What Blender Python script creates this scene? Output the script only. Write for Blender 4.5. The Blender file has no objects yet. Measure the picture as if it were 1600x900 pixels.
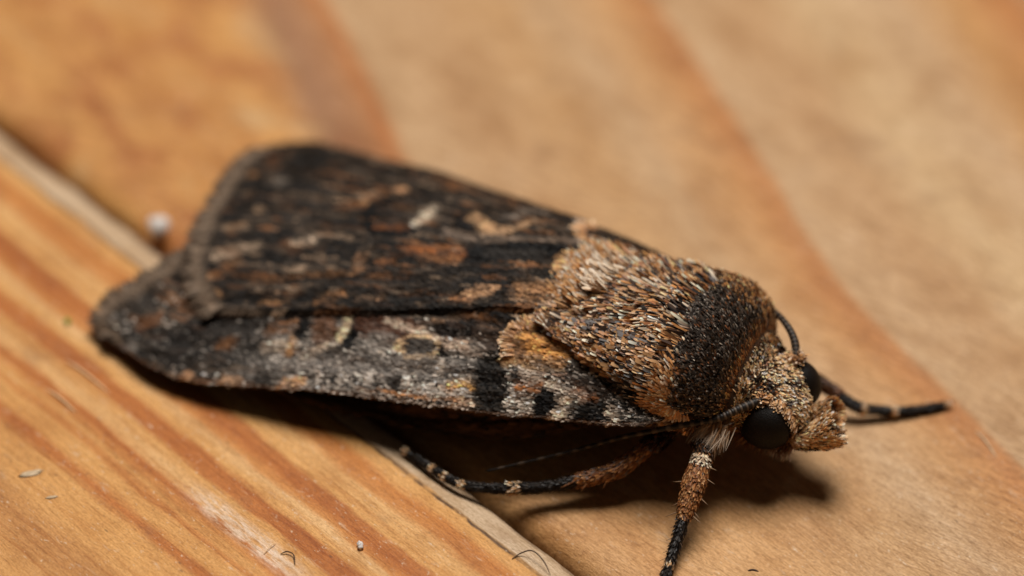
import bpy, math, random
import numpy as np

# ------------------------------------------------------------------ camera, world, lamp, exposure
U = 0.001                       # all dimensions below are millimetres
scene = bpy.context.scene
col = scene.collection
rng = np.random.default_rng(7)
random.seed(7)

ELEV = math.radians(42.0)
DIST = 150.0
cam_data = bpy.data.cameras.new('camera')
cam = bpy.data.objects.new('camera', cam_data)
col.objects.link(cam)
cam.location = (0.0, -DIST*math.cos(ELEV)*U, (2.0 + DIST*math.sin(ELEV))*U)
cam.rotation_euler = (math.radians(90) - ELEV, 0, 0)
cam_data.sensor_fit = 'HORIZONTAL'
cam_data.sensor_width = 36.0
cam_data.lens = 36.0*DIST/32.0
cam_data.clip_start = 0.005
cam_data.clip_end = 5.0
cam_data.dof.use_dof = True
cam_data.dof.focus_distance = 144.6*U
cam_data.dof.aperture_fstop = 26.0
scene.camera = cam

world = bpy.data.worlds.new('World')
scene.world = world
world.use_nodes = True
bg = world.node_tree.nodes['Background']
bg.inputs['Color'].default_value = (1.0, 0.86, 0.7, 1)
bg.inputs['Strength'].default_value = 0.03

lamp_data = bpy.data.lights.new('overhead_lamp', 'AREA')
lamp_data.shape = 'DISK'
lamp_data.size = 170*U
lamp_data.energy = 1.2
lamp_data.color = (1.0, 0.965, 0.915)
lamp = bpy.data.objects.new('overhead_lamp', lamp_data)
col.objects.link(lamp)
lamp.location = (30*U, 98*U, 300*U)
lamp.rotation_euler = (math.radians(-18), math.radians(5.5), 0)

scene.view_settings.view_transform = 'Standard'
scene.view_settings.look = 'None'
scene.view_settings.exposure = 0.0
scene.view_settings.gamma = 1.0

# ------------------------------------------------------------------ helpers
def lin(c):
    c = np.asarray(c, float)/255.0
    return np.where(c <= 0.04045, c/12.92, ((c+0.055)/1.055)**2.4)

def link(name, data, parent=None):
    o = bpy.data.objects.new(name, data)
    col.objects.link(o)
    if parent is not None:
        o.parent = parent
    return o

def tag(o, label=None, cat=None, group=None, kind=None):
    if label: o['label'] = label
    if cat: o['category'] = cat
    if group: o['group'] = group
    if kind: o['kind'] = kind
    return o

def raw_mesh(name, V, F, mat, colors=None, smooth=True):
    """V (n,3) in mm, F list/array of quads or tris (uniform), colours per vertex."""
    me = bpy.data.meshes.new(name)
    V = np.ascontiguousarray(np.asarray(V, np.float32)*U)
    F = np.ascontiguousarray(np.asarray(F, np.int32))
    k = F.shape[1]
    me.vertices.add(len(V)); me.vertices.foreach_set('co', V.ravel())
    me.loops.add(F.size); me.loops.foreach_set('vertex_index', F.ravel())
    me.polygons.add(len(F))
    me.polygons.foreach_set('loop_start', np.arange(0, F.size, k, dtype=np.int32))
    try:
        me.polygons.foreach_set('loop_total', np.full(len(F), k, np.int32))
    except Exception:
        pass
    if smooth:
        me.polygons.foreach_set('use_smooth', np.ones(len(F), bool))
    me.update(calc_edges=True)
    if colors is not None:
        a = me.color_attributes.new('Col', 'FLOAT_COLOR', 'POINT')
        c = np.ones((len(V), 4), np.float32); c[:, :3] = colors
        a.data.foreach_set('color', c.ravel())
    me.materials.append(mat)
    return me

def grid_faces(nu, nv, wrap=False):
    i = np.arange(nu-1)[:, None]; j = np.arange(nv if wrap else nv-1)[None, :]
    j2 = (j+1) % nv
    return np.stack([i*nv+j, (i+1)*nv+j, (i+1)*nv+j2, i*nv+j2], -1).reshape(-1, 4)

def unit(a):
    return a/np.maximum(np.linalg.norm(a, axis=-1, keepdims=True), 1e-9)

_perm = np.random.default_rng(3).random((256, 256))
def vnoise(x, y):
    x = np.asarray(x, float); y = np.asarray(y, float)
    xi = np.floor(x).astype(int); yi = np.floor(y).astype(int)
    fx = x-xi; fy = y-yi
    fx = fx*fx*(3-2*fx); fy = fy*fy*(3-2*fy)
    g = lambda a, b: _perm[a & 255, b & 255]
    return (g(xi, yi)*(1-fx)*(1-fy)+g(xi+1, yi)*fx*(1-fy)+g(xi, yi+1)*(1-fx)*fy+g(xi+1, yi+1)*fx*fy)
def fbm(x, y):
    return (vnoise(x, y)+.5*vnoise(x*2.1+17, y*2.1+5)+.25*vnoise(x*4.3+3, y*4.3+31))/1.75
def smooth01(a, b, x):
    t = np.clip((x-a)/(b-a), 0, 1)
    return t*t*(3-2*t)

# blades: many small flat scales / hairs as one mesh
ROWS = {'scale': ([0, .55, 1.0], [.55, 1.0, .62]),
        'paddle': ([0, .45, .85, 1.0], [.35, .85, 1.0, .6]),
        'hair': ([0, .5, 1.0], [1.0, .75, .12])}
def blades(name, P, T, N, L, W, lift, curl, c0, c1, mat, parent, kind='paddle', roll=.35):
    n = len(P)
    P = np.asarray(P, float); N = unit(np.asarray(N, float)); T = np.asarray(T, float)
    T = unit(T-(T*N).sum(1, keepdims=True)*N)
    S = np.cross(N, T)
    L = np.broadcast_to(L, (n,)); W = np.broadcast_to(W, (n,))
    lift = np.broadcast_to(lift, (n,)); curl = np.broadcast_to(curl, (n,))
    r = rng.normal(0, roll, n)
    Sd = S*np.cos(r)[:, None]+N*np.sin(r)[:, None]
    ts, ws = ROWS[kind]
    V = np.zeros((n, len(ts)*2, 3)); C = np.zeros((n, len(ts)*2, 3))
    c0 = np.broadcast_to(c0, (n, 3)); c1 = np.broadcast_to(c1, (n, 3))
    for k, (t, w) in enumerate(zip(ts, ws)):
        ang = lift+curl*t
        p = P + T*(L*t*np.cos(ang))[:, None] + N*(L*t*np.sin(ang))[:, None]
        V[:, 2*k] = p-Sd*(W*w/2)[:, None]
        V[:, 2*k+1] = p+Sd*(W*w/2)[:, None]
        tt = t**1.3
        C[:, 2*k] = C[:, 2*k+1] = c0*(1-tt)+c1*tt
    m = len(ts)*2
    q = np.array([[2*k, 2*k+1, 2*k+3, 2*k+2] for k in range(len(ts)-1)])
    F = (np.arange(n)[:, None, None]*m+q[None]).reshape(-1, 4)
    me = raw_mesh(name, V.reshape(-1, 3), F, mat, C.reshape(-1, 3), smooth=True)
    o = link(name, me, parent)
    o['kind'] = 'stuff'
    return o

def tube(path, rad, seg=10, cap=True):
    path = np.asarray(path, float); n = len(path)
    rad = np.broadcast_to(rad, (n,)).astype(float)
    tan = unit(np.gradient(path, axis=0))
    up = np.array([0, 0, 1.0])
    if abs(tan[0] @ up) > .95: up = np.array([1.0, 0, 0])
    a = unit(np.cross(tan, up)); b = np.cross(a, tan)
    th = np.linspace(0, 2*np.pi, seg, endpoint=False)
    ring = a[:, None]*np.cos(th)[None, :, None]+b[:, None]*np.sin(th)[None, :, None]
    V = path[:, None]+ring*rad[:, None, None]
    F = grid_faces(n, seg, wrap=True)
    V = V.reshape(-1, 3)
    if cap:
        V = np.vstack([V, path[:1]-tan[:1]*rad[0]*.4, path[-1:]+tan[-1:]*rad[-1]*.4])
        i0, i1 = len(V)-2, len(V)-1
        j = np.arange(seg); j2 = (j+1) % seg
        c0 = np.stack([np.full(seg, i0), j, j2, j2], 1); c1 = np.stack([(n-1)*seg+j, np.full(seg, i1), (n-1)*seg+j2, (n-1)*seg+j2], 1)
        return V, F, c0[:, :3], c1[:, :3]
    return V, F, None, None

def spline(pts, n):
    """Catmull-Rom through pts"""
    p = np.asarray(pts, float)
    p = np.vstack([2*p[0]-p[1], p, 2*p[-1]-p[-2]])
    out = []
    m = len(p)-3
    for t in np.linspace(0, m-1e-6, n):
        i = int(t); f = t-i
        a, b, c, d = p[i], p[i+1], p[i+2], p[i+3]
        out.append(.5*((2*b)+(-a+c)*f+(2*a-5*b+4*c-d)*f*f+(-a+3*b-3*c+d)*f**3))
    return np.array(out)

def tube_obj(name, path, rad, mat, parent, seg=10, colors=None):
    V, F, c0, c1 = tube(path, rad, seg)
    tri = np.vstack([F[:, [0, 1, 2]], F[:, [0, 2, 3]], c0, c1])
    C = None
    if colors is not None:
        C = np.repeat(colors, seg, axis=0); C = np.vstack([C, colors[:1], colors[-1:]])
    return link(name, raw_mesh(name, V, tri, mat, C), parent)

# ------------------------------------------------------------------ node helpers / materials
class NT:
    def __init__(self, name):
        self.m = bpy.data.materials.new(name); self.m.use_nodes = True
        self.t = self.m.node_tree; self.n = self.t.nodes; self.l = self.t.links
        self.p = self.n['Principled BSDF']
    def add(self, typ, **kw):
        nd = self.n.new(typ)
        for k, v in kw.items(): setattr(nd, k, v)
        return nd
    def put(self, sock, v):
        if isinstance(v, bpy.types.NodeSocket): self.l.new(v, sock)
        elif v is not None: sock.default_value = v
    def math(self, op, a, b=None, c=None, clamp=False):
        nd = self.add('ShaderNodeMath', operation=op, use_clamp=clamp)
        for i, v in enumerate((a, b, c)): self.put(nd.inputs[i], v)
        return nd.outputs[0]
    def noise(self, vec, scale, detail=4, rough=.55, dist=0.0):
        nd = self.add('ShaderNodeTexNoise')
        self.put(nd.inputs['Vector'], vec); nd.inputs['Scale'].default_value = scale
        nd.inputs['Detail'].default_value = detail; nd.inputs['Roughness'].default_value = rough
        nd.inputs['Distortion'].default_value = dist
        return nd.outputs['Fac']
    def ramp(self, fac, stops, interp='LINEAR'):
        nd = self.add('ShaderNodeValToRGB'); cr = nd.color_ramp; cr.interpolation = interp
        while len(cr.elements) > 1: cr.elements.remove(cr.elements[-1])
        for i, (p, c) in enumerate(stops):
            e = cr.elements[0] if i == 0 else cr.elements.new(p)
            e.position = p; e.color = (*c, 1) if len(c) == 3 else c
        self.put(nd.inputs['Fac'], fac)
        return nd.outputs['Color']
    def mix(self, fac, a, b, mode='MIX'):
        nd = self.add('ShaderNodeMix', data_type='RGBA', blend_type=mode)
        self.put(nd.inputs[0], fac)
        for s, v in ((nd.inputs[6], a), (nd.inputs[7], b)):
            if isinstance(v, tuple): v = (*v, 1) if len(v) == 3 else v
            self.put(s, v)
        return nd.outputs[2]
    def smooth(self, x, a, b):
        nd = self.add('ShaderNodeMapRange', interpolation_type='SMOOTHSTEP')
        self.put(nd.inputs[0], x); nd.inputs[1].default_value = a; nd.inputs[2].default_value = b
        return nd.outputs[0]
    def comb(self, x, y, z=0.0):
        nd = self.add('ShaderNodeCombineXYZ')
        for i, v in enumerate((x, y, z)): self.put(nd.inputs[i], v)
        return nd.outputs[0]

def scale_mat(name, rough=.5, spec=.35, sheen=0.0):
    k = NT(name)
    a = k.add('ShaderNodeVertexColor', layer_name='Col')
    k.l.new(a.outputs['Color'], k.p.inputs['Base Color'])
    k.p.inputs['Roughness'].default_value = rough
    k.p.inputs['Specular IOR Level'].default_value = spec
    return k.m

def plain_mat(name, rgb, rough=.6, spec=.3, var=.25, nscale=6.0, bump=0.0):
    k = NT(name)
    tc = k.add('ShaderNodeTexCoord')
    n = k.noise(tc.outputs['Object'], nscale/U, 3)
    c = tuple(float(v) for v in lin(rgb))
    lo = tuple(v*(1-var) for v in c); hi = tuple(min(1, v*(1+var)) for v in c)
    k.l.new(k.ramp(n, [(.3, lo), (.7, hi)]), k.p.inputs['Base Color'])
    k.p.inputs['Roughness'].default_value = rough
    k.p.inputs['Specular IOR Level'].default_value = spec
    if bump:
        b = k.add('ShaderNodeBump'); b.inputs['Distance'].default_value = bump*U
        k.l.new(n, b.inputs['Height']); k.l.new(b.outputs[0], k.p.inputs['Normal'])
    return k.m

def L3(*c): return tuple(float(v) for v in lin(c))

# wood: u along the grain, v across it (mm)
GA = math.atan2(-0.7367, 0.6762)
def wood_base(k):
    tc = k.add('ShaderNodeTexCoord')
    mp = k.add('ShaderNodeVectorMath', operation='SCALE'); mp.inputs['Scale'].default_value = 1/U
    k.l.new(tc.outputs['Object'], mp.inputs[0])
    sp = k.add('ShaderNodeSeparateXYZ'); k.l.new(mp.outputs[0], sp.inputs[0])
    return sp.outputs[0], sp.outputs[1], sp.outputs[2]

def wood_finish(k, colr, u, v, z, streak_rot=None, fleck=1.0):
    # fibres
    f1 = k.noise(k.comb(k.math('MULTIPLY', u, 1.3), k.math('MULTIPLY', v, 11.0), z), 1.0, 6, .65, .1)
    f2 = k.noise(k.comb(k.math('MULTIPLY', u, 5.0), k.math('MULTIPLY', v, 26.0), z), 1.0, 3, .6)
    blotch = k.noise(k.comb(k.math('MULTIPLY', u, .35), k.math('MULTIPLY', v, .6), z), 1.0, 4, .55, .4)
    g = k.noise(k.comb(k.math('MULTIPLY', u, 14.0), k.math('MULTIPLY', v, 14.0), z), 1.0, 3, .7)
    b1 = k.ramp(f1, [(.28, (.72, .68, .62)), (.5, (1, 1, 1)), (.74, (1.14, 1.18, 1.26))])
    b2 = k.ramp(f2, [(.28, (.72, .68, .63)), (.52, (1, 1, 1)), (.76, (1.14, 1.18, 1.25))])
    b3 = k.ramp(blotch, [(.28, (.80, .72, .62)), (.5, (1, 1, 1)), (.72, (1.08, 1.13, 1.22))])
    b4 = k.ramp(g, [(.3, (.74, .70, .66)), (.5, (1, 1, 1)), (.72, (1.14, 1.17, 1.22))])
    c = k.mix(1.0, colr, b1, 'MULTIPLY'); c = k.mix(1.0, c, b2, 'MULTIPLY')
    c = k.mix(1.0, c, b3, 'MULTIPLY'); c = k.mix(.8, c, b4, 'MULTIPLY')
    h = k.math('ADD', k.math('MULTIPLY', f1, .6), k.math('ADD', k.math('MULTIPLY', f2, .5), k.math('MULTIPLY', g, .35)))
    if streak_rot is not None:
        ca, sa = math.cos(streak_rot), math.sin(streak_rot)
        p = k.math('ADD', k.math('MULTIPLY', u, ca), k.math('MULTIPLY', v, sa))
        q = k.math('SUBTRACT', k.math('MULTIPLY', v, ca), k.math('MULTIPLY', u, sa))
        f3 = k.noise(k.comb(k.math('MULTIPLY', p, 1.1), k.math('MULTIPLY', q, 15.0), 3.3), 1.0, 5, .65)
        b5 = k.ramp(f3, [(.3, (.66, .60, .54)), (.5, (1, 1, 1)), (.70, (1.2, 1.27, 1.4))])
        msk = k.smooth(k.noise(k.comb(k.math('MULTIPLY', u, .12), k.math('MULTIPLY', v, .12), 1.7), 1.0, 2), .30, .55)
        c = k.mix(msk, c, k.mix(1.0, c, b5, 'MULTIPLY'))
        h = k.math('ADD', h, k.math('MULTIPLY', f3, .6))
    # pale worn flecks, painted glints and dark pores
    vo = k.add('ShaderNodeTexVoronoi'); vo.inputs['Scale'].default_value = 1.0
    k.l.new(k.comb(k.math('MULTIPLY', u, 1.1), k.math('MULTIPLY', v, 2.6), z), vo.inputs['Vector'])
    pore = k.math('SUBTRACT', 1.0, k.smooth(vo.outputs['Distance'], .05, .13))
    sel = k.smooth(k.noise(k.comb(k.math('MULTIPLY', u, .8), k.math('MULTIPLY', v, .8), 9.1), 1.0, 3), .52, .6)
    c = k.mix(k.math('MULTIPLY', k.math('MULTIPLY', pore, sel), .55*fleck), c, L3(84, 56, 34))
    wn = k.noise(k.comb(k.math('MULTIPLY', u, 1.1), k.math('MULTIPLY', v, 3.2), 4.4), 1.0, 6, .7, .5)
    c = k.mix(k.math('MULTIPLY', k.smooth(wn, .60, .72), .5), c, L3(222, 190, 158))
    s1 = k.noise(k.comb(k.math('MULTIPLY', u, 4.5), k.math('MULTIPLY', v, 8.0), 1.4), 1.0, 3, .7)
    c = k.mix(k.math('MULTIPLY', k.smooth(s1, .63, .72), .6), c, L3(228, 202, 172))  # bright glints on the wood, painted as pale specks
    c = k.mix(k.math('MULTIPLY', k.smooth(s1, .36, .28), .5), c, L3(128, 84, 50))
    dirt = k.noise(k.comb(k.math('MULTIPLY', u, .25), k.math('MULTIPLY', v, .3), 2.2), 1.0, 5, .7)
    c = k.mix(k.math('MULTIPLY', k.smooth(dirt, .58, .72), .35), c, L3(140, 104, 74))
    k.l.new(c, k.p.inputs['Base Color'])
    k.l.new(k.ramp(f1, [(.3, (.62,)*3), (.7, (.45,)*3)]), k.p.inputs['Roughness'])
    k.p.inputs['Specular IOR Level'].default_value = .3
    b = k.add('ShaderNodeBump'); b.inputs['Distance'].default_value = .05*U; b.inputs['Strength'].default_value = .55
    k.l.new(h, b.inputs['Height']); k.l.new(b.outputs[0], k.p.inputs['Normal'])
    return c

def near_plank_mat():
    k = NT('striped_pine')
    u, v, z = wood_base(k)
    wob = k.noise(k.comb(k.math('MULTIPLY', u, .10), k.math('MULTIPLY', v, .25), 0), 1.0, 3)
    fine = k.noise(k.comb(k.math('MULTIPLY', u, .5), k.math('MULTIPLY', v, 3.0), 2.0), 1.0, 4, .6)
    w = k.math('ADD', v, k.math('MULTIPLY', k.math('SUBTRACT', wob, .5), .55))
    w = k.math('ADD', w, k.math('MULTIPLY', k.math('SUBTRACT', fine, .5), .5))
    # stripes repeat beyond the frame
    lo, hi = -19.0, -5.0
    fac = k.math('DIVIDE', k.math('SUBTRACT', k.math('PINGPONG', k.math('SUBTRACT', w, lo), hi-lo), 0), hi-lo)
    lt, dk, md, pale = L3(216, 156, 88), L3(184, 108, 46), L3(202, 132, 66), L3(220, 166, 104)
    S = [(-19, lt), (-16.6, L3(192, 132, 72)), (-15.2, lt), (-14.4, lt), (-13.95, dk), (-13.55, L3(210, 148, 80)), (-13.2, lt), (-12.95, md),
         (-12.7, lt), (-12.45, md), (-12.2, dk), (-12.0, L3(214, 155, 92)), (-11.75, pale), (-11.35, lt), (-11.1, dk), (-10.7, dk), (-10.4, lt), (-10.0, L3(224, 172, 112)),
         (-9.75, md), (-9.4, dk), (-9.0, L3(180, 106, 46)), (-8.75, lt), (-8.1, L3(221, 166, 102)), (-7.7, md), (-7.3, L3(196, 122, 54)), (-6.95, lt), (-6.5, L3(212, 154, 86)), (-5, lt)]
    colr = k.ramp(fac, [((p-lo)/(hi-lo), c) for p, c in S], 'EASE')
    # many hair-fine growth lines running with the grain
    ln = k.noise(k.comb(k.math('MULTIPLY', u, .07), k.math('MULTIPLY', w, 3.6), 6.0), 1.0, 5, .7)
    colr = k.mix(1.0, colr, k.ramp(ln, [(.32, (.76, .63, .48)), (.48, (1, 1, 1)), (.68, (1.08, 1.13, 1.22))]), 'MULTIPLY')
    # scuffed pale patch along one stripe
    sc = k.noise(k.comb(k.math('MULTIPLY', u, 1.6), k.math('MULTIPLY', v, 7.0), 8.0), 1.0, 5, .65)
    du = k.math('ABSOLUTE', k.math('SUBTRACT', u, 1.2)); dv = k.math('ABSOLUTE', k.math('ADD', v, 11.9))
    sm = k.math('MULTIPLY', k.math('SUBTRACT', 1.0, k.smooth(du, 1.2, 3.4)), k.math('SUBTRACT', 1.0, k.smooth(dv, .15, .55)))
    colr = k.mix(k.math('MULTIPLY', sm, k.smooth(sc, .35, .6)), colr, L3(232, 200, 170))
    # bare rounded arris: paler raw wood with a dirty hairline along the cut
    en = k.noise(k.comb(k.math('MULTIPLY', u, .7), k.math('MULTIPLY', v, 1.5), 5.0), 1.0, 4)
    ve = k.math('ADD', v, k.math('MULTIPLY', k.math('SUBTRACT', en, .5), .35))
    line = k.math('MULTIPLY', k.smooth(ve, -6.68, -6.58), k.math('SUBTRACT', 1.0, k.smooth(ve, -6.58, -6.44)))
    colr = k.mix(k.smooth(ve, -6.6, -6.42), colr, L3(204, 174, 140))
    colr = k.mix(k.math('MULTIPLY', line, k.smooth(en, .3, .5)), colr, L3(92, 66, 44))
    colr = k.mix(k.math('MULTIPLY', k.smooth(ve, -5.75, -5.35), k.smooth(en, .25, .6)), colr, L3(96, 70, 48))
    wood_finish(k, colr, u, v, z)
    return k.m

def far_plank_mat():
    k = NT('pine_with_sheen')
    u, v, z = wood_base(k)
    u = k.math('ADD', u, .49); v = k.math('SUBTRACT', v, .45)
    cv = k.add('ShaderNodeFloatCurve')
    pts = [(-60, 32), (-20, 19.5), (-9.4, 14.8), (-4.6, 12.93), (.3, 11.04), (4.9, 9.1), (6.7, 8.72), (12.1, 7.71), (15.4, 7.09), (60, 0)]
    c = cv.mapping.curves[0]
    nx = lambda a: (a+60)/120
    while len(c.points) < len(pts): c.points.new(.5, .5)
    for q, (a, b) in zip(c.points, pts): q.location = (nx(a), b/40); q.handle_type = 'VECTOR'
    cv.mapping.update()
    k.l.new(k.math('DIVIDE', k.math('ADD', u, 60.0), 120.0), cv.inputs['Value'])
    f = k.math('MULTIPLY', cv.outputs[0], 40.0)
    wob = k.noise(k.comb(k.math('MULTIPLY', u, .12), k.math('MULTIPLY', v, .25), 0), 1.0, 3)
    fine = k.noise(k.comb(k.math('MULTIPLY', u, .6), k.math('MULTIPLY', v, 1.6), 2.0), 1.0, 4, .6)
    w = k.math('SUBTRACT', v, f)
    w = k.math('ADD', w, k.math('MULTIPLY', k.math('SUBTRACT', wob, .5), .9))
    w = k.math('ADD', w, k.math('MULTIPLY', k.math('SUBTRACT', fine, .5), .4))
    lo, hi = -20.0, 20.0
    fac = k.math('DIVIDE', k.math('SUBTRACT', w, lo), hi-lo)
    tan, tan2, org = L3(197, 157, 114), L3(194, 150, 104), L3(188, 126, 72)  # paler, greyer tans: the board's surface sheen is put into its colour
    S = [(-20, L3(206, 146, 80)), (-16.5, L3(196, 134, 70)), (-15.4, L3(212, 152, 84)), (-14.6, L3(202, 144, 84)), (-13.5, L3(158, 110, 74)), (-12.8, L3(168, 118, 80)), (-12.1, L3(176, 122, 78)), (-11.4, L3(188, 118, 62)),
         (-11.0, tan), (-8, tan2), (-5, L3(196, 150, 100)), (-3.2, tan), (-1.6, L3(200, 150, 98)), (-.7, L3(196, 138, 82)), (-.15, org), (.25, org), (.5, tan), (3.5, tan2), (5.5, L3(206, 168, 122)), (8.5, tan), (10.5, L3(196, 142, 84)), (12.5, L3(188, 120, 62)), (14, tan2), (20, tan)]
    colr = k.ramp(fac, [((p-lo)/(hi-lo), c) for p, c in S], 'LINEAR')
    mo = k.noise(k.comb(k.math('MULTIPLY', u, .28), k.math('MULTIPLY', v, .42), 7.7), 1.0, 4, .6, .6)
    lw = k.math('SUBTRACT', 1.0, k.smooth(w, -14.6, -12.6))
    colr = k.mix(k.math('MULTIPLY', lw, k.smooth(mo, .46, .66)), colr, L3(178, 112, 58))
    colr = k.mix(k.math('MULTIPLY', lw, k.math('MULTIPLY', k.smooth(mo, .46, .30), .6)), colr, L3(204, 166, 118))
    ow = k.math('MULTIPLY', k.smooth(u, -5.0, 4.0), k.math('SUBTRACT', 1.0, k.smooth(w, -9.0, -5.0)))
    colr = k.mix(k.math('MULTIPLY', ow, .85), colr, L3(207, 154, 97))
    wood_finish(k, colr, u, v, z, streak_rot=math.radians(19))
    return k.m

# ------------------------------------------------------------------ the wooden boards
A_MAT, B_MAT = near_plank_mat(), far_plank_mat()
under = plain_mat('dark_underlay', (70, 48, 32), .8, .2, .3, .5)

def slab(x0, x1, y0, y1, z0, z1):
    V = [(x, y, z) for z in (z0, z1) for (x, y) in ((x0, y0), (x1, y0), (x1, y1), (x0, y1))]
    F = [(0, 3, 2, 1), (4, 5, 6, 7), (0, 1, 5, 4), (1, 2, 6, 5), (2, 3, 7, 6), (3, 0, 4, 7)]
    return np.array(V, float), np.array(F)

V, F = slab(-70, 70, -60, 60, -8, -5.0)
deck = link('wooden_deck', raw_mesh('wooden_deck', V, F, under, smooth=False))
deck.rotation_euler = (0, 0, GA)
tag(deck, kind='structure')

def plank(name, prof, mat, seed):
    """prof: (v, z) cross-section of the top from one side to the other; extruded along the grain with a little waviness"""
    us = np.concatenate([np.linspace(-70, -22, 13), np.linspace(-21.5, 21.5, 130), np.linspace(22, 70, 13)])
    prof = np.array(prof, float)
    V = np.zeros((len(us), len(prof)+2, 3))
    for i, (v, z) in enumerate(prof):
        edge = math.exp(-((v+5.9)/1.0)**2)
        V[:, i, 0] = us
        V[:, i, 1] = v+edge*.16*(fbm(us*.35+seed, us*0+seed)-.5)*2
        V[:, i, 2] = z+edge*.10*(fbm(us*.6+seed*3, us*0+i*.6)-.5)*2
    for j, v in ((len(prof), prof[-1, 0]), (len(prof)+1, prof[0, 0])):
        V[:, j, 0] = us; V[:, j, 1] = v; V[:, j, 2] = -5.0
    F = grid_faces(len(us), len(prof)+2, wrap=True)
    o = link(name, raw_mesh(name, V.reshape(-1, 3), F[:, ::-1], mat), deck)
    return o

pa = [(-60, 0), (-30, 0), (-18, 0), (-12, 0), (-9, 0), (-7.4, 0), (-6.9, 0), (-6.66, -.005), (-6.5, -.03), (-6.3, -.1), (-6.0, -.22), (-5.7, -.36), (-5.45, -.52), (-5.3, -.75), (-5.22, -1.2), (-5.2, -3)]
plank_near = plank('plank', pa, A_MAT, 2.0)
pb = [(v, z-.5) for v, z in [(-4.98, -3), (-4.96, -1.0), (-4.88, -.62), (-4.7, -.38), (-4.45, -.22), (-4.1, -.13), (-3.6, -.1), (-2.5, -.1), (0, -.1), (8, -.1), (20, -.1), (40, -.1), (60, -.1)]]
plank_far = plank('plank', pb, B_MAT, 5.0)

# ------------------------------------------------------------------ the moth
moth = bpy.data.objects.new('moth', None)
col.objects.link(moth)
moth.empty_display_size = .005
moth.location = (5.0*U, -3.2*U, 0)
moth.rotation_euler = (0, 0, math.radians(-25))
tag(moth, 'dark brown moth with folded overlapping wings and furry buff thorax on pine boards', 'moth')

M_WING = scale_mat('wing_scale', .6, .14)
M_FUR = scale_mat('fur_scale', .45, .35)
M_LEG = scale_mat('leg_scale', .5, .3)
M_MEM = plain_mat('wing_membrane', (46, 36, 28), .6, .2, .4, 3)
M_BODY = plain_mat('body_cuticle', (62, 42, 28), .6, .2, .4, 3)
M_DARK = plain_mat('dark_cuticle', (34, 26, 20), .65, .15, .35, 8)
def eye_mat():
    k = NT('compound_eye')
    tc = k.add('ShaderNodeTexCoord')
    vo = k.add('ShaderNodeTexVoronoi'); vo.inputs['Scale'].default_value = 32/U
    k.l.new(tc.outputs['Object'], vo.inputs['Vector'])
    k.l.new(k.ramp(vo.outputs['Distance'], [(.1, L3(28, 19, 13)), (.6, L3(14, 9, 6))]), k.p.inputs['Base Color'])
    k.p.inputs['Roughness'].default_value = .55
    k.p.inputs['Specular IOR Level'].default_value = .18
    b = k.add('ShaderNodeBump'); b.inputs['Distance'].default_value = .01*U; b.invert = True
    k.l.new(vo.outputs['Distance'], b.inputs['Height']); k.l.new(b.outputs[0], k.p.inputs['Normal'])
    return k.m
M_EYE = eye_mat()

# --- wings: one roof-shaped height field in moth space, two overlapping outlines
XR = [-20, -15, -10, -5, -2, 1, 3]
def roof(x, y):
    r = np.interp(x, XR, [1.1, 2.3, 3.4, 4.1, 4.15, 3.3, 3.0])
    d = np.interp(x, XR, [.8, 1.2, 1.7, 2.0, 1.85, .95, .8])
    w = np.interp(x, XR, [4.2, 5.2, 5.2, 4.6, 3.8, 3.3, 3.0])
    return r-d*(np.abs(y)/w)**2

def resample(pts, n):
    p = spline(pts, 400)
    d = np.r_[0, np.cumsum(np.linalg.norm(np.diff(p, axis=0), axis=1))]
    t = np.linspace(0, d[-1], n)
    return np.stack([np.interp(t, d, p[:, k]) for k in range(p.shape[1])], 1)

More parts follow.
